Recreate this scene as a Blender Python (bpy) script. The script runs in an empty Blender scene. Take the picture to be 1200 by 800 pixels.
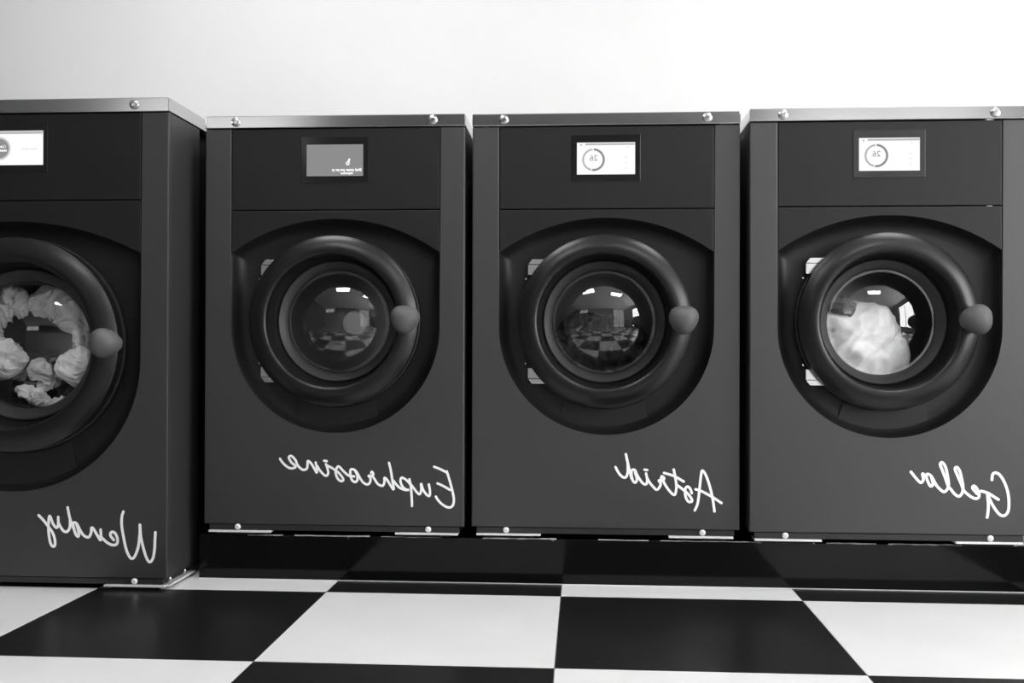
import bpy, bmesh, math, random
from mathutils import Vector, Matrix, noise
from math import sin, cos, pi, radians

scene = bpy.context.scene
C = scene.collection

# ------------------------------------------------------------------ camera
f_px, yaw, pitch, roll, cam_h = 1238.94, 0.0667, 0.0059, 0.0028, 0.6263
r0 = Vector((cos(yaw), sin(yaw), 0)); d0 = Vector((-sin(yaw), cos(yaw), 0)); zz = Vector((0, 0, 1))
fwd = d0 * cos(pitch) + zz * sin(pitch)
up1 = -d0 * sin(pitch) + zz * cos(pitch)
rgt = r0 * cos(roll) + up1 * sin(roll)
upv = -r0 * sin(roll) + up1 * cos(roll)
cd = bpy.data.cameras.new('camera'); cam = bpy.data.objects.new('camera', cd); C.objects.link(cam)
cd.sensor_width = 36.0; cd.lens = f_px / 1200 * 36.0; cd.clip_start = 0.05
m = Matrix((rgt, upv, -fwd)).transposed().to_4x4(); m.translation = Vector((0, 0, cam_h))
cam.matrix_world = m
scene.camera = cam

# ------------------------------------------------------------------ world, exposure
wd = bpy.data.worlds.new('world'); scene.world = wd; wd.use_nodes = True
wd.node_tree.nodes['Background'].inputs[0].default_value = (0.8, 0.8, 0.8, 1)
wd.node_tree.nodes['Background'].inputs[1].default_value = 0.6
scene.view_settings.view_transform = 'Standard'; scene.view_settings.look = 'None'
scene.view_settings.gamma = 1.0; scene.view_settings.exposure = 0.0
scene.view_settings.use_curve_mapping = False

WINDOW_STRENGTH = 12.0     # daylight in the shop window at the right
DOOR_STRENGTH = 1.8        # daylight in the glazed door behind the camera
TRANSOM_STRENGTH = 2.4
LAMP_STRENGTH = 20.0       # ceiling panels
LAMPS = [(-0.9, 1.0, 'flat ceiling light panel left of centre, away from the machines'), (0.95, 0.6, 'flat ceiling light panel right of centre, away from the machines'),
         (-1.0, 2.5, 'flat ceiling light panel above the second washing machine from the left'), (1.3, 2.5, 'flat ceiling light panel above the far right washing machine')]
NAMES = {
 'M1': [
  [(712,201),(708,187),(708,164),(713,135),(720,105),(728,87),(736,81),(744,89),(752,112),(756,145),(756,168)],
  [(756,168),(759,136),(767,103),(775,81),(783,73),(791,83),(795,106),(796,129),(797,149)],
  [(687,128),(678,140),(681,148),(690,146),(697,131),(695,118),(684,115),(670,121),(658,131),(651,137)],
  [(652,154),(653,141),(652,127),(643,140),(633,156),(628,158),(627,147),(623,137),(617,134),(606,140),(597,153),(588,169),(579,170),(581,156),(587,140),(593,136),(594,146),(588,168)],
  [(564,210),(569,186),(575,168),(582,153)],
  [(571,179),(570,159),(563,148),(554,149),(546,159),(540,170)],
  [(539,185),(539,164),(534,158),(525,168),(516,188),(513,162),(515,135),(520,115),(527,109),(531,114),(530,129),(524,145),(513,160),(501,175),(487,189)],
 ],
 'M2': [
  [(624,310),(640,304),(658,295)],
  [(658,298),(663,282),(669,262),(674,242),(677,224),(675,210),(668,203),(657,204),(643,213),(633,224),(629,231)],
  [(633,266),(647,260),(667,249)],
  [(610,263),(613,246),(612,233),(605,235),(595,248),(589,265),(590,250),(586,237),(579,241),(570,252),(563,261)],
  [(558,276),(562,256),(564,232),(565,205)],
  [(563,259),(556,268),(547,276),(537,280),(534,270),(540,256),(549,249),(557,248),(545,248),(531,254),(521,264),(516,271)],
  [(503,319),(508,299),(512,274),(516,249),(508,258),(498,274),(491,279),(491,269),(488,260),(483,258),(473,263),(464,276),(459,284),(461,289),(457,295),(455,292)],
  [(459,284),(448,284),(453,278),(452,267),(445,261),(434,266),(425,278),(417,292),(409,300),(400,300),(399,288),(403,273),(412,267),(418,273),(417,287),(412,297)],
  [(409,282),(395,284),(381,295),(368,308),(362,304),(359,293),(364,277),(374,269),(380,273),(374,284),(363,295),(349,304),(337,310)],
  [(333,314),(337,302),(339,290),(334,283),(326,287),(315,299),(310,308)],
  [(328,323),(335,322)],
  [(305,318),(308,304),(308,291),(303,299),(293,315),(284,322),(283,313),(281,302),(272,298),(263,303),(255,312),(250,324),(239,335),(232,331),(238,319),(248,310),(250,305),(242,302),(233,303),(221,311),(212,321),(208,327)],
 ],
 'M3': [
  [(588,202),(595,219),(599,247),(603,286),(607,306),(616,295),(626,267),(634,234),(639,200)],
  [(590,257),(606,252),(634,237),(657,222)],
  [(580,247),(576,258),(569,264),(563,257),(564,238),(571,225),(580,225),(579,233),(569,246),(556,257),(544,266)],
  [(533,308),(537,288),(540,266),(538,247),(533,242),(522,252),(512,266),(506,278),(508,285),(502,290),(500,284)],
  [(508,299),(534,291),(559,277)],
  [(505,278),(494,279),(499,271),(495,260),(488,255),(479,263),(470,274),(464,285)],
  [(461,297),(464,279),(461,269),(453,271),(444,282),(437,294),(431,306),(423,304),(423,290),(427,277),(433,273),(437,282),(432,300)],
  [(457,307),(464,306)],
  [(408,347),(413,324),(417,307),(423,284)],
  [(413,324),(413,301),(409,288),(402,286),(392,294),(385,305),(381,313)],
 ],
 'M4': [
  [(611,293),(613,307),(620,311),(630,306),(641,289),(650,263),(653,237),(651,213),(641,202),(629,206),(616,223),(606,242),(600,256),(602,231),(601,210),(599,197)],
  [(584,264),(601,259),(627,243)],
  [(574,257),(563,271),(566,277),(573,271),(579,257),(577,247),(568,245),(555,252),(541,265),(534,283),(524,306),(519,320),(524,324),(531,314),(536,293),(539,275),(537,259),(529,250),(519,255),(509,267),(502,276),(496,293),(487,317),(482,331),(487,336),(495,325),(500,304),(503,280),(499,267),(491,261),(480,269),(471,280),(460,300),(451,306),(447,300),(452,285),(458,275),(464,281),(460,298)],
  [(447,299),(438,307),(440,292),(435,284),(429,287),(420,297),(409,311)],
 ],
}

# ------------------------------------------------------------------ materials
MATS = {}
def mat(name, col, rough=0.5, metal=0.0, spec=0.5, var=0.0, vscale=8.0, emit=None, bump=0.0, bscale=300.0, coat=0.0, speck=0.0, stretch=None):
    if name in MATS: return MATS[name]
    M = bpy.data.materials.new(name); M.use_nodes = True
    nt = M.node_tree; N = nt.nodes; L = nt.links
    b = N['Principled BSDF']
    g = lambda v: (v, v, v, 1)
    b.inputs['Base Color'].default_value = g(col); b.inputs['Roughness'].default_value = rough
    b.inputs['Metallic'].default_value = metal; b.inputs['Specular IOR Level'].default_value = spec
    b.inputs['Coat Weight'].default_value = coat; b.inputs['Coat Roughness'].default_value = 0.05
    tc = N.new('ShaderNodeTexCoord'); vec = tc.outputs['Object']
    if stretch:
        mp = N.new('ShaderNodeMapping'); mp.inputs['Scale'].default_value = stretch
        L.new(vec, mp.inputs['Vector']); vec = mp.outputs[0]
    if var or speck:
        nz = N.new('ShaderNodeTexNoise'); nz.inputs['Scale'].default_value = vscale; nz.inputs['Detail'].default_value = 4
        L.new(vec, nz.inputs['Vector'])
        mr = N.new('ShaderNodeMapRange')
        mr.inputs['From Min'].default_value = 0.3; mr.inputs['From Max'].default_value = 0.7
        mr.inputs['To Min'].default_value = col * (1 - var); mr.inputs['To Max'].default_value = col * (1 + var)
        L.new(nz.outputs['Fac'], mr.inputs['Value'])
        cc = N.new('ShaderNodeCombineColor')
        for i in range(3): L.new(mr.outputs[0], cc.inputs[i])
        out = cc.outputs[0]
        if speck:      # lint and dust, sparse light dots
            vo = N.new('ShaderNodeTexVoronoi'); vo.inputs['Scale'].default_value = 22.0
            L.new(vec, vo.inputs['Vector'])
            lt = N.new('ShaderNodeMath'); lt.operation = 'LESS_THAN'; lt.inputs[1].default_value = speck
            L.new(vo.outputs['Distance'], lt.inputs[0])
            sp = N.new('ShaderNodeSeparateColor'); L.new(vo.outputs['Color'], sp.inputs[0])
            gt = N.new('ShaderNodeMath'); gt.operation = 'GREATER_THAN'; gt.inputs[1].default_value = 0.8
            L.new(sp.outputs[0], gt.inputs[0])
            mu = N.new('ShaderNodeMath'); mu.operation = 'MULTIPLY'
            L.new(lt.outputs[0], mu.inputs[0]); L.new(gt.outputs[0], mu.inputs[1])
            mx = N.new('ShaderNodeMix'); mx.data_type = 'RGBA'
            L.new(mu.outputs[0], mx.inputs[0]); L.new(out, mx.inputs[6]); mx.inputs[7].default_value = g(0.25)
            out = mx.outputs[2]
        L.new(out, b.inputs['Base Color'])
    if bump:
        nb = N.new('ShaderNodeTexNoise'); nb.inputs['Scale'].default_value = bscale; nb.inputs['Detail'].default_value = 2
        L.new(vec, nb.inputs['Vector'])
        bp = N.new('ShaderNodeBump'); bp.inputs['Strength'].default_value = bump; bp.inputs['Distance'].default_value = 0.001
        L.new(nb.outputs['Fac'], bp.inputs['Height']); L.new(bp.outputs[0], b.inputs['Normal'])
    if emit is not None:
        b.inputs['Emission Color'].default_value = (1, 1, 1, 1); b.inputs['Emission Strength'].default_value = emit
    MATS[name] = M
    return M

BODY = mat('charcoal_paint', 0.017, 0.50, spec=0.78, var=0.04, vscale=30, bump=0.08, bscale=900)
PANEL = mat('black_panel_paint', 0.0065, 0.50, spec=0.32, var=0.04, vscale=30, bump=0.08, bscale=900)
SKIRT = mat('skirt_paint', 0.014, 0.45, var=0.05)
PLAST = mat('black_moulded_plastic', 0.006, 0.50, spec=0.42, var=0.05, vscale=40)
RING = mat('door_ring_plastic', 0.005, 0.33, spec=0.38, var=0.04, vscale=40)
DISH = mat('dark_grey_dish', 0.03, 0.5, spec=0.4, var=0.04)
GAP = mat('rubber_black', 0.006, 0.7, spec=0.2, var=0.05)
KNOB = mat('grey_grip_rubber', 0.085, 0.55, spec=0.3, var=0.03)
STEEL = mat('brushed_steel', 0.55, 0.17, metal=1.0, var=0.05, vscale=60, stretch=(1, 1, 40))
CHROME = mat('zinc_bolt', 0.6, 0.2, metal=1.0, var=0.03)
ALU = mat('pale_aluminium', 0.75, 0.45, metal=0.35, var=0.04)
DRUM = mat('drum_steel', 0.22, 0.38, metal=0.7, var=0.06, vscale=20)
HUB = mat('pale_hub', 0.9, 0.4, var=0.03)
BEZEL = mat('gloss_bezel', 0.010, 0.12, spec=0.5, var=0.03)
WHITE_VINYL = mat('white_lettering', 0.88, 0.55, var=0.02)
WALL = mat('white_wall_paint', 0.66, 0.65, spec=0.3, var=0.015, vscale=3, bump=0.05, bscale=120)
DARKWALL = mat('dark_wall_paint', 0.42, 0.6, spec=0.3, var=0.05, vscale=3)
GREYWALL = mat('grey_wall_paint', 0.35, 0.6, spec=0.3, var=0.04, vscale=3)
LEFTWALL = mat('slate_wall_paint', 0.13, 0.6, spec=0.3, var=0.04, vscale=3)
CEIL = mat('white_ceiling', 0.8, 0.8, spec=0.2, var=0.02, vscale=4)
GROUT = mat('grey_joint', 0.16, 0.8, var=0.1)
TILE_W = mat('white_tile', 0.70, 0.28, spec=0.45, var=0.03, vscale=5)
TILE_B = mat('black_tile', 0.008, 0.30, spec=0.25, var=0.18, vscale=5, speck=0.035)
PLINTH = mat('gloss_black_plinth', 0.003, 0.09, spec=0.22, var=0.1, vscale=6, speck=0.05)
SEAL = mat('pale_sealant', 0.32, 0.5, var=0.3, vscale=60)
FRAME = mat('dark_window_frame', 0.03, 0.4, var=0.04)

def glass_mat():
    M = bpy.data.materials.new('door_glass'); M.use_nodes = True
    nt = M.node_tree; N = nt.nodes; L = nt.links; N.clear()
    o = N.new('ShaderNodeOutputMaterial'); mx = N.new('ShaderNodeMixShader')
    tr = N.new('ShaderNodeBsdfTransparent'); tr.inputs[0].default_value = (0.93, 0.93, 0.93, 1)
    gl = N.new('ShaderNodeBsdfGlossy'); gl.inputs['Roughness'].default_value = 0.015
    lw = N.new('ShaderNodeLayerWeight'); lw.inputs['Blend'].default_value = 0.5      # same from both sides
    pw = N.new('ShaderNodeMath'); pw.operation = 'POWER'; pw.inputs[1].default_value = 5.0
    fr = N.new('ShaderNodeMath'); fr.operation = 'MULTIPLY_ADD'; fr.inputs[1].default_value = 0.90; fr.inputs[2].default_value = 0.10
    L.new(lw.outputs['Facing'], pw.inputs[0]); L.new(pw.outputs[0], fr.inputs[0]); L.new(fr.outputs[0], mx.inputs[0]); L.new(tr.outputs[0], mx.inputs[1]); L.new(gl.outputs[0], mx.inputs[2])
    L.new(mx.outputs[0], o.inputs[0])
    return M
GLASS = glass_mat()

def emis(name, v, strength=1.0, var=0.0):
    M = bpy.data.materials.new(name); M.use_nodes = True
    nt = M.node_tree; N = nt.nodes; L = nt.links; N.clear()
    o = N.new('ShaderNodeOutputMaterial'); e = N.new('ShaderNodeEmission')
    e.inputs[0].default_value = (v, v, v, 1); e.inputs[1].default_value = strength
    L.new(e.outputs[0], o.inputs[0])
    return M

# ------------------------------------------------------------------ mesh helpers
def link(name, me, material, parent=None):
    o = bpy.data.objects.new(name, me); C.objects.link(o)
    if material: me.materials.append(material)
    if parent: o.parent = parent
    return o

def finish(bm, smooth=None):
    bmesh.ops.remove_doubles(bm, verts=bm.verts, dist=1e-6)
    bmesh.ops.recalc_face_normals(bm, faces=bm.faces)
    me = bpy.data.meshes.new('mesh'); bm.to_mesh(me); bm.free()
    if smooth:
        me.shade_smooth(); me.set_sharp_from_angle(angle=radians(smooth))
    return me

def bm_box(bm, x0, x1, y0, y1, z0, z1, bevel=0.0):
    r = bmesh.ops.create_cube(bm, size=1.0)
    for v in r['verts']:
        v.co = Vector(((x0 + x1) / 2 + v.co.x * (x1 - x0), (y0 + y1) / 2 + v.co.y * (y1 - y0), (z0 + z1) / 2 + v.co.z * (z1 - z0)))
    if bevel:
        es = list({e for v in r['verts'] for e in v.link_edges})
        bmesh.ops.bevel(bm, geom=es, offset=bevel, segments=2, affect='EDGES', profile=0.5)

def box(name, material, x0, x1, y0, y1, z0, z1, parent=None, bevel=0.0):
    bm = bmesh.new(); bm_box(bm, x0, x1, y0, y1, z0, z1, bevel)
    return link(name, finish(bm), material, parent)

def prism(name, material, pts, y0, y1, parent=None, bevel=0.0012, mesh_only=False):
    """outline (x, z) pulled from y0 (front) back to y1, front edges rounded"""
    bm = bmesh.new()
    a = [bm.verts.new((x, y0, z)) for x, z in pts]; b = [bm.verts.new((x, y1, z)) for x, z in pts]
    bm.faces.new(a); bm.faces.new(b[::-1]); n = len(pts)
    for i in range(n): bm.faces.new((a[i], b[i], b[(i + 1) % n], a[(i + 1) % n]))
    if bevel:
        es = [bm.edges.get((a[i], a[(i + 1) % n])) for i in range(n)]
        bmesh.ops.bevel(bm, geom=es, offset=bevel, segments=2, affect='EDGES', profile=0.5)
    return link(name, finish(bm), material, parent)

def lathe(name, material, prof, cx, cz, parent=None, n=96, smooth=40, close=False, rfun=None):
    """profile of (radius, y) turned about the y axis through (cx, cz)"""
    bm = bmesh.new(); rows = []
    for r, y in prof:
        if r < 1e-6: rows.append([bm.verts.new((cx, y, cz))])
        else:
            row = []
            for i in range(n):
                a = 2 * pi * i / n; k = rfun(a, y) if rfun else 1.0
                row.append(bm.verts.new((cx + r * k * cos(a), y, cz + r * k * sin(a))))
            rows.append(row)
    for A, B in zip(rows, rows[1:]):
        for i in range(n):
            j = (i + 1) % n
            if len(A) == 1: bm.faces.new((A[0], B[i], B[j]))
            elif len(B) == 1: bm.faces.new((A[i], B[0], A[j]))
            else: bm.faces.new((A[i], B[i], B[j], A[j]))
    return link(name, finish(bm, smooth), material, parent)

def empty(name, label, cat, loc=(0, 0, 0), group=None):
    o = bpy.data.objects.new(name, None); C.objects.link(o); o.location = loc; o.empty_display_size = 0.1
    return tag(o, label, cat, group)
def tag(o, label, cat, group=None):
    o['label'] = label; o['category'] = cat
    if group: o['group'] = group
    return o
def struct(o, label=None):
    o['kind'] = 'structure'
    if label: o['label'] = label
    return o

def catmull(P, k=6):
    P = [Vector(p) for p in P]
    if len(P) < 3: return P
    Q = [P[0] * 2 - P[1]] + P + [P[-1] * 2 - P[-2]]; out = []
    for i in range(1, len(Q) - 2):
        a, b, c, d = Q[i - 1], Q[i], Q[i + 1], Q[i + 2]
        for s in range(k):
            t = s / k
            out.append(0.5 * ((2 * b) + (c - a) * t + (2 * a - 5 * b + 4 * c - d) * t * t + (3 * b - a - 3 * c + d) * t ** 3))
    out.append(P[-1]); return out

def ribbon(bm, P, w, y0):
    """flat brush stroke lying in the x-z plane"""
    n = len(P); L = []; R = []
    for i, p in enumerate(P):
        t = (P[min(i + 1, n - 1)] - P[max(i - 1, 0)]); t = t.normalized() if t.length > 0 else Vector((1, 0))
        nn = Vector((-t.y, t.x)) * w / 2
        y = y0 - i * 3e-6           # each turn of the stroke lies a hair over the last
        L.append(bm.verts.new((p.x + nn.x, y, p.y + nn.y))); R.append(bm.verts.new((p.x - nn.x, y, p.y - nn.y)))
    for i in range(n - 1): bm.faces.new((L[i], L[i + 1], R[i + 1], R[i]))
    for e, s in ((0, -1), (n - 1, 1)):        # round ends
        y = y0 - e * 3e-6 - 1e-6
        t = (P[min(e + 1, n - 1)] - P[max(e - 1, 0)]).normalized() * s; nn = Vector((-t.y, t.x))
        vs = [bm.verts.new((P[e].x + (t.x * sin(a) + nn.x * cos(a)) * w / 2, y, P[e].y + (t.y * sin(a) + nn.y * cos(a)) * w / 2)) for a in [pi * k / 6 for k in range(7)]]
        bm.faces.new(vs)

def flat(name, material, polys, y, parent, thick=0.0003):
    bm = bmesh.new()
    for pts in polys:
        a = [bm.verts.new((x, y, z)) for x, z in pts]; b = [bm.verts.new((x, y + thick, z)) for x, z in pts]
        bm.faces.new(a); n = len(pts)
        for i in range(n): bm.faces.new((a[i], b[i], b[(i + 1) % n], a[(i + 1) % n]))
    me = bpy.data.meshes.new('mesh'); bm.to_mesh(me); bm.free()
    return link(name, me, material, parent)

def rect(x0, x1, z0, z1): return [(x0, z0), (x1, z0), (x1, z1), (x0, z1)]
def disc(cx, cz, r, n=40): return [(cx + r * cos(2 * pi * i / n), cz + r * sin(2 * pi * i / n)) for i in range(n)]
def arc_band(cx, cz, r0_, r1_, a0, a1, n=28):
    A = [radians(a0 + (a1 - a0) * i / n) for i in range(n + 1)]
    return [[(cx + r0_ * cos(A[i]), cz + r0_ * sin(A[i])), (cx + r1_ * cos(A[i]), cz + r1_ * sin(A[i])),
             (cx + r1_ * cos(A[i + 1]), cz + r1_ * sin(A[i + 1])), (cx + r0_ * cos(A[i + 1]), cz + r0_ * sin(A[i + 1]))] for i in range(n)]

def text_mesh(name, s, size, cx, cz, y, material, parent):
    """lettering reversed left to right, as everything written in this place is"""
    cu = bpy.data.curves.new('glyphs', 'FONT'); cu.body = s; cu.size = size; cu.align_x = 'CENTER'; cu.align_y = 'CENTER'
    t = bpy.data.objects.new('glyphs', cu); C.objects.link(t)
    bpy.context.view_layer.update()
    me = bpy.data.meshes.new_from_object(t.evaluated_get(bpy.context.evaluated_depsgraph_get()))
    bpy.data.objects.remove(t)
    for v in me.vertices: v.co = Vector((cx - v.co.x, y, cz + v.co.y))
    me.flip_normals()
    return link(name, me, material, parent)

# ------------------------------------------------------------------ the room
X0, X1, YB, YF, ZC = -3.66, 3.55, -2.75, 3.55, 2.70
T, GX, GY = 0.6, -0.0534, 2.6725
fl = struct(box('floor', GROUT, X0, X1, YB, YF, -0.06, -0.0015))
J = 0.0011
def tile_mesh():
    bm = bmesh.new(); bm_box(bm, J, T - J, J, T - J, -0.0015, 0.0, 0.0)
    return finish(bm)
tm = {0: tile_mesh(), 1: tile_mesh()}
tm[0].materials.append(TILE_W); tm[1].materials.append(TILE_B)
for i in range(-6, 6):
    for j in range(-9, 1):
        o = bpy.data.objects.new('floor_tile', tm[(i + j) % 2]); C.objects.link(o)
        o.location = (GX + i * T, GY + j * T, 0); o.parent = fl
        o['label'] = 'square white floor tile' if (i + j) % 2 == 0 else 'square black floor tile'

struct(box('wall_back', WALL, X0 - 0.2, X1 + 0.2, YF, YF + 0.15, -0.06, ZC))
struct(box('wall_left', LEFTWALL, X0 - 0.15, X0, YB, YF, -0.06, ZC))
struct(box('ceiling', CEIL, X0 - 0.2, X1 + 0.2, YB - 0.2, YF + 0.15, ZC, ZC + 0.1))

def holed_wall(name, material, along, p0, p1, a0, a1, holes):
    """wall slab with rectangular openings; along='x' or 'y'; p0..p1 is its thickness"""
    bm = bmesh.new()
    cuts = sorted({a0, a1} | {h[0] for h in holes} | {h[1] for h in holes})
    for u0, u1 in zip(cuts, cuts[1:]):
        hs = sorted([h for h in holes if h[0] <= u0 and h[1] >= u1], key=lambda h: h[2]); z = -0.06
        spans = []
        for h in hs: spans.append((z, h[2])); z = h[3]
        spans.append((z, ZC))
        for s0, s1 in spans:
            if s1 - s0 < 1e-4: continue
            if along == 'y': bm_box(bm, p0, p1, u0, u1, s0, s1)
            else: bm_box(bm, u0, u1, p0, p1, s0, s1)
    return struct(link(name, finish(bm), material))

WIN = (-1.2, 2.0, 0.30, 2.35)               # right wall, y0 y1 z0 z1
DOOR = (1.45, 3.15, 0.02, 2.62)            # wall behind the camera, x0 x1 z0 z1
TRAN = (-3.62, -2.2, 2.08, 2.66)
holed_wall('wall_right', GREYWALL, 'y', X1, X1 + 0.15, YB, YF, [WIN])
holed_wall('wall_front', DARKWALL, 'x', YB - 0.15, YB, X0 - 0.15, X1 + 0.15, [DOOR, TRAN])

def glazing(name, along, p, h, nu, nz, strength):
    """frame with bars, one lit pane to each opening"""
    u0, u1, z0, z1 = h; fw = 0.05; bm = bmesh.new()
    def put(bm, a, b, c, d, t): 
        if along == 'y': bm_box(bm, p - t, p + t, a, b, c, d)
        else: bm_box(bm, a, b, p - t, p + t, c, d)
    put(bm, u0, u0 + fw, z0, z1, .03); put(bm, u1 - fw, u1, z0, z1, .03)
    put(bm, u0 + fw, u1 - fw, z0, z0 + fw, .03); put(bm, u0 + fw, u1 - fw, z1 - fw, z1, .03)
    for k in range(1, nu):
        u = u0 + (u1 - u0) * k / nu; put(bm, u - .02, u + .02, z0 + fw, z1 - fw, .025)
    for k in range(1, nz):
        z = z0 + (z1 - z0) * k / nz; put(bm, u0 + fw, u1 - fw, z - .02, z + .02, .025)
    o = struct(link(name, finish(bm), FRAME))
    E = emis(name + '_daylight', 0.95, strength)
    for a in range(nu):
        for b in range(nz):
            bm = bmesh.new()
            put(bm, u0 + (u1 - u0) * a / nu + .03, u0 + (u1 - u0) * (a + 1) / nu - .03, z0 + (z1 - z0) * b / nz + .03, z0 + (z1 - z0) * (b + 1) / nz - .03, .004)
            link('pane', finish(bm), E, o)
    return o
struct(box('added_fascia', FRAME, -2.15, 1.42, YB, YB + 0.04, 1.95, ZC))  # unseen dark fascia, added to darken what the steel lids reflect
glazing('window_1', 'y', X1 + 0.07, WIN, 3, 1, WINDOW_STRENGTH)
glazing('door_1', 'x', YB - 0.07, DOOR, 2, 1, DOOR_STRENGTH)
glazing('window_2', 'x', YB - 0.07, TRAN, 2, 1, TRANSOM_STRENGTH)

LAMP = emis('lamp_diffuser', 0.95, LAMP_STRENGTH)
for k, (lx, ly, lab) in enumerate(LAMPS):
    e = empty('ceiling_light', lab, 'light', (lx, ly, ZC), 'flat ceiling panels')
    hx, hy = 0.42, 0.22
    bm = bmesh.new()
    for a in ((-hx, -hx + .02, -hy, hy), (hx - .02, hx, -hy, hy), (-hx + .02, hx - .02, -hy, -hy + .02), (-hx + .02, hx - .02, hy - .02, hy)):
        bm_box(bm, a[0], a[1], a[2], a[3], -0.05, 0.0)
    link('frame', finish(bm), ALU, e)
    box('diffuser', LAMP, -hx + .021, hx - .021, -hy + .021, hy - .021, -0.045, -0.035, e)

# plinth under the row of three machines
PT = 0.1205
pl = empty('plinth', 'long glossy black plinth under the three right-hand washing machines', 'plinth', (1.2, 2.803, 0))
def pbox(name, material, x0, x1, y0, y1, z0, z1, bevel=0.0):
    o = box(name, material, x0 - 1.2, x1 - 1.2, y0 - 2.803, y1 - 2.803, z0, z1, pl, bevel); return o
pbox('plinth_body', PLINTH, -1.035, 3.5, 2.803, 3.52, 0.0, PT, 0.002)
pbox('joint_strip', ALU, -1.035, 3.5, 2.8012, 2.8029, 0.0003, 0.0022)
random.seed(4)
bm = bmesh.new()                                        # ragged bead of sealant along the front top edge
x = -0.9
while x < 2.0:
    ln = random.uniform(0.05, 0.25)
    k = max(3, int(ln / 0.02)); pts = []
    for i in range(k + 1): pts.append((x + ln * i / k, PT + random.uniform(-0.0008, 0.0004)))
    w = random.uniform(0.0012, 0.0026)
    for (xa, za), (xb, zb) in zip(pts, pts[1:]):
        w2 = w * random.uniform(0.7, 1.3)
        q = [bm.verts.new((xx - 1.2, yy, z2)) for xx, yy, z2 in ((xa, -0.003, za - w2 / 2), (xb, -0.003, zb - w2 / 2), (xb, -0.001, zb + w2 / 2), (xa, -0.001, za + w2 / 2),
                                                             (xa, 0.003, za - w2 / 2), (xb, 0.003, zb - w2 / 2), (xb, 0.003, zb + w2 / 2), (xa, 0.003, za + w2 / 2))]
        for fc in ((0, 1, 2, 3), (3, 2, 6, 7), (4, 5, 1, 0)): bm.faces.new([q[i] for i in fc])
    x += ln + random.choice((0.0, 0.03, 0.11))
me = bpy.data.meshes.new('mesh'); bm.to_mesh(me); bm.free()
link('sealant_bead', me, SEAL, pl)['kind'] = 'stuff'

# ------------------------------------------------------------------ washing machines
SMALL = dict(W=.704, base=.122, z0=.151, tr=1.2145, top=1.2474, colL=.0715, colR=.6375, ctl=.993, arc=.878, peak=.970, ux=.3545, uh=.283, ub=.397,
             dx=.351, dz=.6965, s=1.0, bez=(.263, .4445, 1.0665, 1.1895), scr=(.2775, .4305, 1.084, 1.1685), scx=.084, scz=1.231,
             bolt=.092, bar=(.0135, .184), knob=(.5535, .7005), depth=.70)
LARGE = dict(W=.828, base=0.0, z0=.030, tr=1.2323, top=1.2685, colL=.073, colR=.755, ctl=1.005, arc=.867, peak=.951, ux=.414, uh=.341, ub=.249,
             dx=.422, dz=.631, s=1.219, bez=(.323, .5048, 1.080, 1.209), scr=(.336, .4938, 1.0975, 1.1865), scx=.091, scz=1.2505,
             bolt=.087, bar=(.006, .166), knob=(.685, .635), depth=.80)

def bolt_mesh(name, parent, x, y, z, r, material=CHROME, rot=None):
    o = lathe(name, material, [(r * .98, 0), (r, -.0015), (r * .95, -.003), (r * .7, -.005), (r * .42, -.0056), (r * .40, -.0035), (0, -.0035)], 0, 0, parent, n=24, smooth=30)
    o.location = (x, y, z)
    if rot: o.rotation_euler = rot
    return o

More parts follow.
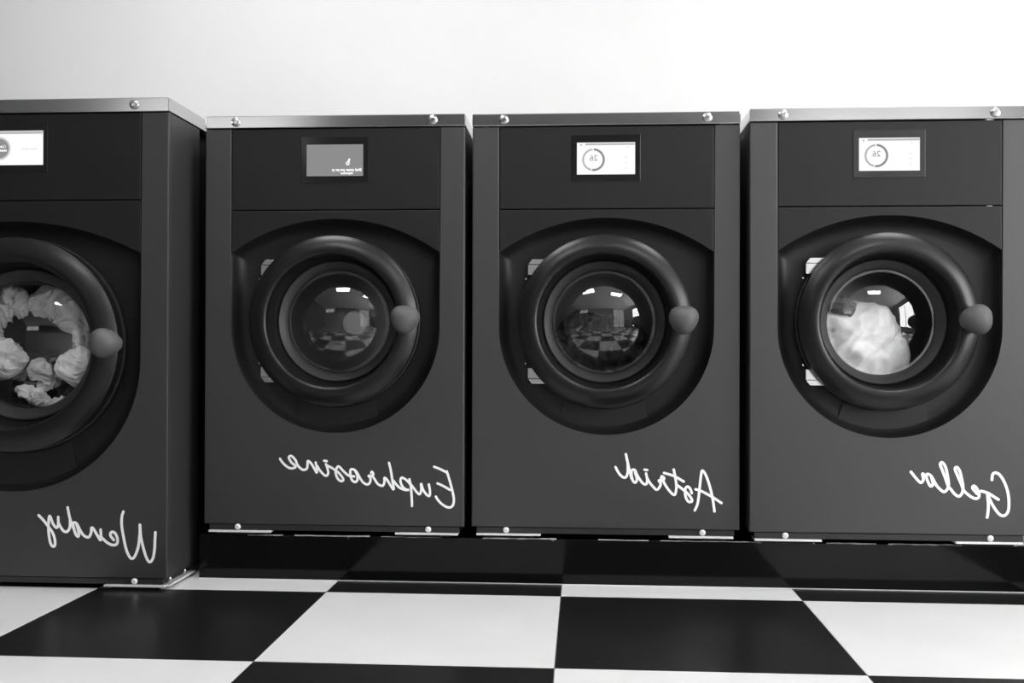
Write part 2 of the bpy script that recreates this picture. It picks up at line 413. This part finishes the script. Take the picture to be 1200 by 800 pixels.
def washer(key, P, loc, label, knob_phase, group=None):
    W = P['W']; b = P['base']; s = P['s']
    root = empty('washing_machine', label, 'washing machine', loc, group)
    zl = lambda z: z - b
    z0, tr, top, ctl = zl(P['z0']), zl(P['tr']), zl(P['top']), zl(P['ctl'])
    cL, cR = P['colL'], P['colR']; ux, uh, ub = P['ux'], P['uh'], zl(P['ub']); arc, peak = zl(P['arc']), zl(P['peak'])
    ucz = ub + uh; dx, dz = P['dx'], zl(P['dz']); D = P['depth']
    g = 0.0012
    # --- front panel: two columns joined by the lower front, with the U-shaped cut
    nU = 48
    uR, uL = ux + uh, ux - uh
    out = [(0, z0), (W, z0), (W, tr - .002), (cR, tr - .002)]
    out += [(uR, ucz)] if abs(uR - cR) < 1e-6 else [(uR, ucz + 0.0)]
    out += [(ux + uh * cos(a), ucz + uh * sin(a)) for a in [-pi * k / nU for k in range(1, nU)]]
    out += [(uL, ucz), (cL, tr - .002), (0, tr - .002)]
    prism('front_panel', BODY, out, 0.0, 0.012, root, 0.0032)
    # --- control panel and the arched panel below it
    prism('control_panel', PANEL, rect(cL + g, cR - g, ctl + g, tr - .003), 0.0004, 0.012, root, 0.0020)
    half = (cR - cL) / 2; rise = peak - arc; R = (half ** 2 + rise ** 2) / (2 * rise); ccz = peak - R; am = math.asin(half / R); cxm = (cL + cR) / 2
    arcpts = [(cxm + (R) * sin(a), ccz + R * cos(a)) for a in [am - 2 * am * k / 40 for k in range(41)]]
    arcpts[0] = (cR - g, arcpts[0][1]); arcpts[-1] = (cL + g, arcpts[-1][1])
    prism('arched_panel', PANEL, [(cL + g, ctl - g)] + arcpts[::-1] + [(cR - g, ctl - g)], 0.0004, 0.012, root, 0.0020)
    # --- cabinet
    yS = .218 if s > 1 else .22
    for nm, xa, xb in (('side_panel', 0.0005, .010), ('side_panel', W - .010, W - .0005)):
        box(nm, BODY, xa, xb, .0145, yS, z0 + .004, tr - .002, root, .001)
    for xa, xb in ((.024, .034), (W - .034, W - .024)):
        box('rear_side_panel', GAP, xa, xb, yS, D, z0, tr - .002, root)
    box('back_panel', PANEL, .034, W - .034, D - .01, D, z0, tr - .002, root)
    box('cabinet_floor', PANEL, .034, W - .034, .013, D - .01, z0, z0 + .008, root)
    # --- steel lid with its front flange
    bm = bmesh.new(); bm_box(bm, -.0005, W + .0005, -.003, D, tr, top, .0022)
    lid = link('lid', finish(bm), STEEL, root)
    for sx in (P['scx'], W - P['scx'] - (.002 if s == 1 else 0)):
        bolt_mesh('lid_screw', root, sx, -.003, zl(P['scz']), .0128)
    # --- skirt, foot bars, bolts
    box('base_skirt', SKIRT, .0135, W - .0135, .004, .30, z0 - .0165, z0 - .0012, root, .001)
    zb = z0 - .0168
    for xa, xb in ((P['bar'][0], P['bar'][1]), (W - P['bar'][1], W - P['bar'][0] - (.0 if s > 1 else .003))):
        box('foot_bar', ALU, xa, xb, -.004, .05, zb - .0052, zb, root, .0008)
        box('foot', GAP, xa + .02, xb - .02, .006, .06, 0.0, zb - .0052, root)
    for bx_ in (P['bolt'], W - P['bolt'] - (.004 if s == 1 else 0)):
        bolt_mesh('foot_bolt', root, bx_, .0035, z0 - .0080, .0082, ALU)
    if s > 1:      # the side that can be seen of the front-standing machine
        box('side_foot_bar', ALU, W - .02, W + .003, .012, .19, zb - .005, zb - .0005, root, .0008)
        for yy in (.02, .12): bolt_mesh('side_foot_bolt', root, W - .0005, yy, z0 - .004, .0065, rot=(0, 0, pi / 2))
    # --- recess moulding round the door
    N = 176; base_angles = [2 * pi * k / N for k in range(N)]
    cc = Vector((dx, dz))
    ring_pts = []
    corner = [(cR - g, arc), (cL + g, arc)]
    angs = sorted(set([round(a, 6) for a in base_angles] + [round(math.atan2(q[1] - dz, q[0] - dx) % (2 * pi), 6) for q in corner]))
    def outline(a):
        d = Vector((cos(a), sin(a))); lo, hi = 0.0, 1.0
        def inside(t):
            p = cc + d * t
            if p.x < uL + .0003 or p.x > uR - .0003: return False
            if p.y < ucz and (p.x - ux) ** 2 + (p.y - ucz) ** 2 > (uh - .0003) ** 2: return False
            if p.y > ccz and (p.x - cxm) ** 2 + (p.y - ccz) ** 2 > (R - .0003) ** 2: return False
            return True
        for _ in range(40):
            mid = (lo + hi) / 2
            if inside(mid): lo = mid
            else: hi = mid
        return lo
    rad = [outline(a) for a in angs]
    dep = .046
    rows = [(-.0006, .0062, None), (.0008, .0075, None), (.003, .015, None), (.008, .026, None), (.016, .037, None), (.027, .0435, None), (.040, dep, None), (None, dep, .2315 * s), (None, dep + .002, .205 * s), (None, dep + .07, .200 * s), (None, dep + .09, .198 * s), (None, dep + .095, .25 * s)]
    bm = bmesh.new(); RR = []
    for ins, y, rr in rows:
        row = []
        for a, r_ in zip(angs, rad):
            q = rr if rr else max(r_ - ins, .2318 * s)
            row.append(bm.verts.new((dx + q * cos(a), y, dz + q * sin(a))))
        RR.append(row)
    n = len(angs)
    for A, B in zip(RR, RR[1:]):
        for i in range(n):
            j = (i + 1) % n
            bm.faces.new((A[i], B[i], B[j], A[j]))
    me = bpy.data.meshes.new('mesh'); bmesh.ops.recalc_face_normals(bm, faces=bm.faces); bm.to_mesh(me); bm.free()
    me.shade_smooth(); me.set_sharp_from_angle(angle=radians(50))
    link('door_surround', me, PLAST, root)
    # --- hatch at the foot of the surround
    a0, a1 = radians(-116), radians(-63); k = 20; pts = []
    for i in range(k + 1):
        a = a0 + (a1 - a0) * i / k; pts.append((dx + .234 * s * cos(a), dz + .234 * s * sin(a)))
    a0, a1 = radians(-115), radians(-66)
    for i in range(k + 1):
        a = a1 + (a0 - a1) * i / k; r_ = outline(a % (2 * pi)) - .018; pts.append((dx + r_ * cos(a), dz + r_ * sin(a)))
    prism('service_hatch', PLAST, pts, dep - .0062, dep + .002, root, .0006)
    # --- hinges on the left
    for sg in (1, -1):
        zz_ = .158 * s if sg > 0 else .158 * s
        hp = [(-.1925, zz_ + .008), (-.2035, zz_ - .006), (-.2035, zz_ - .034), (-.150, zz_ - .034), (-.150, zz_ + .008)]
        hp = [(dx + x_ * (s if s > 1 else 1), dz + sg * z_) for x_, z_ in hp]
        h = prism('hinge', CHROME, hp if sg < 0 else hp[::-1], .020, dep, root, .0008)
        box('hinge_joint', GAP, dx - .2045 * s, dx - .15 * s, .0193, .03, dz + sg * (zz_ - .006) - .0008, dz + sg * (zz_ - .006) + .0008, h)
        bolt_mesh('hinge_pin', h, dx - .209 * s, .03, dz + sg * (zz_ - .045), .004)
    # --- door: flange, fat ring, dish, glass, grip
    lathe('door_flange', PLAST, [(r_ * s, y) for r_, y in ((.2305, dep), (.2305, .040), (.229, .034), (.222, .031), (.19, .031))], dx, dz, root)
    door = lathe('door', RING, [(r_ * s, y) for r_, y in ((.19, .030), (.222, .029), (.2265, .024), (.2278, .000), (.2281, -.0065), (.2276, -.0092), (.2225, -.0140), (.2155, -.0188), (.2075, -.0232), (.199, -.0266), (.191, -.0283), (.184, -.0280), (.1795, -.0262), (.1768, -.0232), (.1757, -.0185), (.1755, .0))], dx, dz, root, n=128, smooth=34)
    lathe('gasket', GAP, [(r_ * s, y) for r_, y in ((.1755, .0), (.175, .02), (.171, .043), (.1645, .050), (.1640, .046))], dx, dz, door)
    lathe('dish', DISH, [(r_ * s, y) for r_, y in ((.1640, .048), (.1632, .045), (.160, .044), (.150, .052), (.1425, .060), (.1405, .064), (.139, .075))], dx, dz, door)
    Rg, rg = .235, .127
    dome = []
    for k in range(17):
        r_ = rg * (1 - k / 16)
        dome.append((r_ * s, .060 - (math.sqrt(Rg ** 2 - r_ ** 2) - math.sqrt(Rg ** 2 - rg ** 2)) * s))
    dome = [(.1402 * s, .0775), (.1402 * s, .066), (.1394 * s, .0635), (.1375 * s, .0625), (.133 * s, .0645), (.1285 * s, .0635)] + dome
    lathe('glass', GLASS, dome, dx, dz, door, n=128, smooth=80)
    kx, kz = P['knob'][0], zl(P['knob'][1])
    R_ = .0375
    prof = [(.55, .045), (.62, .030), (.80, .016), (.93, .003), (1.0, -.012), (.985, -.024), (.90, -.036), (.74, -.046), (.52, -.0525), (.27, -.056), (0, -.057)]
    lob = lambda a, y: 1 + .065 * max(0, min(1, (.04 - y) / .05)) * cos(3 * (a - knob_phase)) * (1 if y > -.05 else .5)
    kn = lathe('grip', KNOB, [(r_ * R_, y) for r_, y in prof], 0, 0, door, n=72, smooth=70, rfun=lob)
    kn.location = (kx, -.038, kz)
    # --- drum
    y1 = dep + .09
    dr = lathe('drum', DRUM, [(r_ * s, y) for r_, y in ((.197, y1 - .002), (.245, y1), (.25, y1 + .01), (.25, y1 + .17), (.24, y1 + .19), (.19, y1 + .195), (.12, y1 + .185), (0, y1 + .185))], dx, dz, root)
    # --- display
    x0, x1, za, zb_ = P['bez']; za, zb_ = zl(za), zl(zb_)
    disp = prism('display', BEZEL, rect(x0, x1, za, zb_), -.0012, .004, root, .0008)
    return root, disp, dr, door, zl

def lettering(root, key, P, w):
    bm = bmesh.new()
    for k, st in enumerate(NAMES[key]):
        pts = [Vector((x / 1000, z / 1000 - P['base'])) for x, z in st]
        ribbon(bm, catmull(pts), w, -.0004 - k * .00005)
    me = bpy.data.meshes.new('mesh'); bm.to_mesh(me); bm.free()
    o = link('name_lettering', me, WHITE_VINYL, root)
    o['label'] = 'white handwritten name reversed left to right'

M1, d1, dr1, do1, z1 = washer('M1', LARGE, (-1.892, 2.655, LARGE['base']), 'large charcoal washing machine at far left, standing forward on the floor, tangled grey laundry', 0.0)
M2, d2, dr2, do2, z2 = washer('M2', SMALL, (-1.0165, 2.789, .122), 'charcoal washing machine with a dim grey display and empty drum', radians(22), 'washing machines on the black plinth')
M3, d3, dr3, do3, z3 = washer('M3', SMALL, (-.2937, 2.798, .122), 'charcoal washing machine with dark laundry, third from left', radians(30), 'washing machines on the black plinth')
M4, d4, dr4, do4, z4 = washer('M4', SMALL, (.4317, 2.775, .122), 'charcoal washing machine at far right, drum full of white laundry', radians(60), 'washing machines on the black plinth')
lettering(M1, 'M1', LARGE, .0072); lettering(M2, 'M2', SMALL, .0064); lettering(M3, 'M3', SMALL, .0068); lettering(M4, 'M4', SMALL, .0072)

# drum hub of the empty machine
lathe('drum_hub', HUB, [(.030, .330), (.036, .262), (.034, .258), (.031, .258), (.029, .261), (0, .258)], .3535, .6975 - .122, dr2, n=40)

# ------------------------------------------------------------------ screens
S_WHITE = emis('screen_white', 1.0, 1.0); S_GREY = emis('screen_grey', 0.27, 1.0); S_BAR = emis('screen_bar', 0.50, 1.0)
S_DARK = emis('screen_dark_grey', 0.28, 1.0); S_MID = emis('screen_mid_grey', 0.48, 1.0); S_TEXT = emis('screen_text', 0.28, 1.0); S_FAINT = emis('screen_faint', 0.62, 1.0)
YS = -.0016
def screen(disp, P, m):
    x0, x1, za, zb = P['scr']; b = P['base']
    return flat('screen', m, [rect(x0, x1, za - b, zb - b)], YS, disp, .0005)
def timer_screen(disp, P):
    screen(disp, P, S_WHITE)
    x0, x1, za, zb = P['scr']; b = P['base']; za -= b; zb -= b
    flat('status_bar', S_BAR, [rect(x0 + .022, x1 - .0008, zb - .0072, zb - .0022)], YS - .0002, disp)
    flat('tab_icon', S_MID, [disc(x0 + .011, zb - .0065, .0025, 14)], YS - .0002, disp)
    cx, cz = x0 + .0435, zb - .0455
    flat('progress_ring', S_DARK, arc_band(cx, cz, .0243, .0301, 88, -97), YS - .0002, disp)
    flat('progress_track', S_MID, arc_band(cx, cz, .0248, .0296, 95, 258), YS - .0002, disp)
    text_mesh('minutes', '26', .0215, cx + .0005, cz + .004, YS - .0002, S_TEXT, disp)
    for dz_ in (.0405, .054, .0685):
        flat('option_icon', S_FAINT, arc_band(x1 - .0225, zb - dz_, .0016, .0024, 40, 320, 10), YS - .0002, disp)
    flat('menu_mark', S_MID, [rect(x1 - .022, x1 - .0185, zb - .0135, zb - .012)], YS - .0002, disp)
timer_screen(d3, SMALL); timer_screen(d4, SMALL)
# dim screen: hand symbol over two unreadable lines of small white words
screen(d2, SMALL, S_GREY); b = .122
flat('touch_symbol', S_WHITE, arc_band(.389, 1.1175 - b, .0018, .0052, 0, 360, 24) + [[(.3872, 1.121 - b), (.3925, 1.1195 - b), (.3960, 1.127 - b), (.3945, 1.1315 - b), (.3915, 1.1305 - b)]], YS - .0002, d2)
words = [(.3465, .3535), (.3565, .3665), (.3685, .3815), (.384, .406), (.409, .4265)]
polys = []
for (xa, xb) in words:
    k = max(2, int((xb - xa) / .0028)); st = (xb - xa) / k
    for i in range(k):
        polys.append(rect(xa + st * i, xa + st * i + st * .82, 1.0975 - b - (.002 if (i * 7 + k) % 4 == 1 else 0), 1.1025 - b + (.0022 if (xa > .4 and i in (0, k - 1, k - 2)) else 0)))
for xa, xb in ((.370, .4035),):
    k = 12; st = (xb - xa) / k
    for i in range(k): polys.append(rect(xa + st * i, xa + st * i + st * .82, 1.0885 - b - (.002 if i == 8 else 0), 1.0935 - b + (.0015 if i in (3, 10) else 0)))
flat('screen_words', S_WHITE, polys, YS - .0002, d2)
# start page on the large machine
screen(d1, LARGE, S_WHITE)
x0, x1, za, zb = LARGE['scr']
flat('status_bar', S_BAR, [rect(x0 + .001, x1 - .0008, zb - .0085, zb - .001)], YS - .0002, d1)
cx, cz = .3765, 1.1405
flat('button_halo', S_FAINT, [disc(cx, cz, .0300, 56)], YS - .0002, d1)
flat('start_button', S_DARK, [disc(cx, cz, .0254, 56)], YS - .0004, d1)
text_mesh('button_letter', 'C', .0115, .3905, 1.1452, YS - .0006, S_WHITE, d1)
flat('button_words', S_WHITE, [rect(.3885 - .0042 * i, .3885 - .0042 * i + .0032, 1.1425, 1.1475) for i in range(1, 7)] + [rect(.3930 - .0040 * i, .3930 - .0040 * i + .0032, 1.1325, 1.1375) for i in range(9)], YS - .0006, d1)
flat('hint_words', S_MID, [rect(.436 + .0042 * i, .436 + .0042 * i + .003, 1.1378, 1.1393) for i in range(10) if i != 5], YS - .0002, d1)

# ------------------------------------------------------------------ laundry
def cloth_mat(name, v): return mat(name, v, 0.85, spec=0.15, var=0.10, vscale=25, bump=0.25, bscale=500)
CL_GREY = cloth_mat('grey_cotton', 0.66); CL_WHITE = cloth_mat('white_cotton', 0.95); CL_PALE = cloth_mat('pale_cotton', 0.72); CL_DARK = cloth_mat('dark_cotton', 0.03); CL_MID = cloth_mat('mid_grey_cotton', 0.16)

def crumple(name, material, path, radii, label, seed, fold=0.35, freq=26.0, n=90, m=150, flatten=0.75, group=None):
    """a garment bunched along a path: a tube of cloth pushed into sharp folds"""
    P = catmull([Vector(p) for p in path], 8); L = len(P)
    rad = []
    for i in range(L):
        t = i / (L - 1) * (len(radii) - 1); k = min(int(t), len(radii) - 2); rad.append(radii[k] + (radii[k + 1] - radii[k]) * (t - k))
    idx = [i / (m - 1) * (L - 1) for i in range(m)]
    bm = bmesh.new(); rows = []; off = Vector((seed * 3.7, seed * 1.3, seed * 7.1))
    for q, u in enumerate(idx):
        i = min(int(u), L - 2); fr = u - i
        c = P[i].lerp(P[i + 1], fr); r = rad[i] + (rad[i + 1] - rad[i]) * fr
        t = (P[min(i + 1, L - 1)] - P[max(i - 1, 0)]).normalized()
        s1 = t.cross(Vector((0, 1, 0))); s1 = s1.normalized() if s1.length > 1e-4 else Vector((1, 0, 0)); s2 = Vector((0, 1, 0))
        e = q / (m - 1); cap = math.sqrt(max(0.0, 1 - max(0, abs(2 * e - 1) - .8) ** 2 / .04)) if abs(2 * e - 1) > .8 else 1.0
        row = []
        for k in range(n):
            a = 2 * pi * k / n
            p = c + (s1 * cos(a) + s2 * sin(a) * flatten) * r * max(cap, .04)
            wp = (p + off) * freq * .35; w = Vector((noise.noise(wp), noise.noise(wp + Vector((31.4, 0, 0))), noise.noise(wp + Vector((0, 47.2, 0))))) * 1.1
            nv = (p + off) * freq + w
            h = (1 - abs(noise.noise(nv)) * 3.0) * .75 + (1 - abs(noise.noise(nv * 2.1 + w * 1.5)) * 3.0) * .38 + noise.noise(nv * .45) * .6
            dvec = (p - c); dvec = dvec.normalized() if dvec.length > 0 else s1
            row.append(bm.verts.new(p + dvec * r * fold * h * cap))
        rows.append(row)
    for A, B in zip(rows, rows[1:]):
        for k in range(n): bm.faces.new((A[k], A[(k + 1) % n], B[(k + 1) % n], B[k]))
    bm.faces.new(rows[0]); bm.faces.new(rows[-1][::-1])
    bmesh.ops.recalc_face_normals(bm, faces=bm.faces)
    ctr = sum((v.co for v in bm.verts), Vector()) / len(bm.verts); lowest = min(v.co.z for v in bm.verts); org = Vector((ctr.x, ctr.y, lowest))
    for v in bm.verts: v.co -= org
    me = bpy.data.meshes.new('mesh'); bm.to_mesh(me); bm.free(); me.shade_smooth()
    o = link(name, me, material); o.location = org
    return tag(o, label, 'laundry', group)

def at(loc, pts): return [Vector((loc[0] + x, loc[1] + y, z)) for x, y, z in pts]
L1 = (-1.892, 2.655)
crumple('garment', CL_GREY, at(L1, [(.235, .14, .635), (.268, .14, .705), (.322, .145, .742), (.385, .14, .752)]), [.040, .038, .036, .032], 'grey crumpled garment along the upper left of the large drum', 1, .40, 30)
crumple('garment', CL_GREY, at(L1, [(.38, .15, .757), (.444, .145, .745), (.49, .14, .738), (.522, .14, .700), (.545, .14, .655), (.540, .14, .615)]), [.034, .036, .046, .038, .030, .024], 'grey ruched garment over the upper right of the large drum', 2, .40, 30)
crumple('towel', CL_WHITE, at(L1, [(.565, .098, .622), (.545, .100, .592), (.515, .103, .558), (.498, .108, .540)]), [.020, .031, .040, .036], 'bright white rolled towel below the grip of the large drum', 3, .24, 26, flatten=.6)
crumple('garment', CL_PALE, at(L1, [(.25, .15, .545), (.275, .145, .590), (.315, .15, .590), (.350, .15, .555)]), [.038, .042, .042, .030], 'pale crumpled garment at the lower left of the large drum', 4, .40, 32)
crumple('garment', CL_GREY, at(L1, [(.372, .16, .565), (.405, .155, .560), (.425, .155, .535), (.40, .155, .515)]), [.018, .026, .024, .014], 'small grey knotted garment low in the large drum', 5, .45, 38)
crumple('garment', CL_PALE, at(L1, [(.352, .125, .512), (.405, .125, .494), (.455, .125, .468), (.500, .13, .470), (.530, .14, .492)]), [.014, .018, .015, .018, .012], 'thin pale garment along the bottom of the large drum', 6, .5, 40)
crumple('garment', CL_DARK, at(L1, [(.30, .21, .50), (.38, .22, .50), (.46, .22, .51), (.53, .21, .53)]), [.04, .05, .05, .035], 'dark garment at the bottom of the large drum', 7, .35, 20)
L4 = (.4317, 2.775)
crumple('sheet', CL_WHITE, at(L4, [(.205, .135, .725), (.250, .130, .680), (.305, .127, .635), (.370, .127, .590), (.44, .135, .565)]), [.055, .098, .118, .100, .055], 'white sheet filling the drum of the far right machine', 11, .14, 11, flatten=.45)
crumple('garment', CL_MID, at(L4, [(.215, .100, .762), (.25, .09, .742), (.29, .085, .728)]), [.016, .022, .016], 'dark grey garment at the top of the white sheet', 12, .4, 24)
L3 = (-.2937, 2.798)
crumple('garment', CL_DARK, at(L3, [(.235, .19, .70), (.28, .17, .66), (.34, .17, .63), (.41, .18, .63), (.46, .19, .68)]), [.05, .065, .07, .065, .05], 'dark crumpled garment behind the glass of the third machine', 15, .32, 20)
crumple('garment', CL_MID, at(L3, [(.245, .17, .64), (.285, .15, .655), (.31, .15, .70)]), [.018, .03, .02], 'mid grey garment at the left of the third drum', 16, .4, 24)
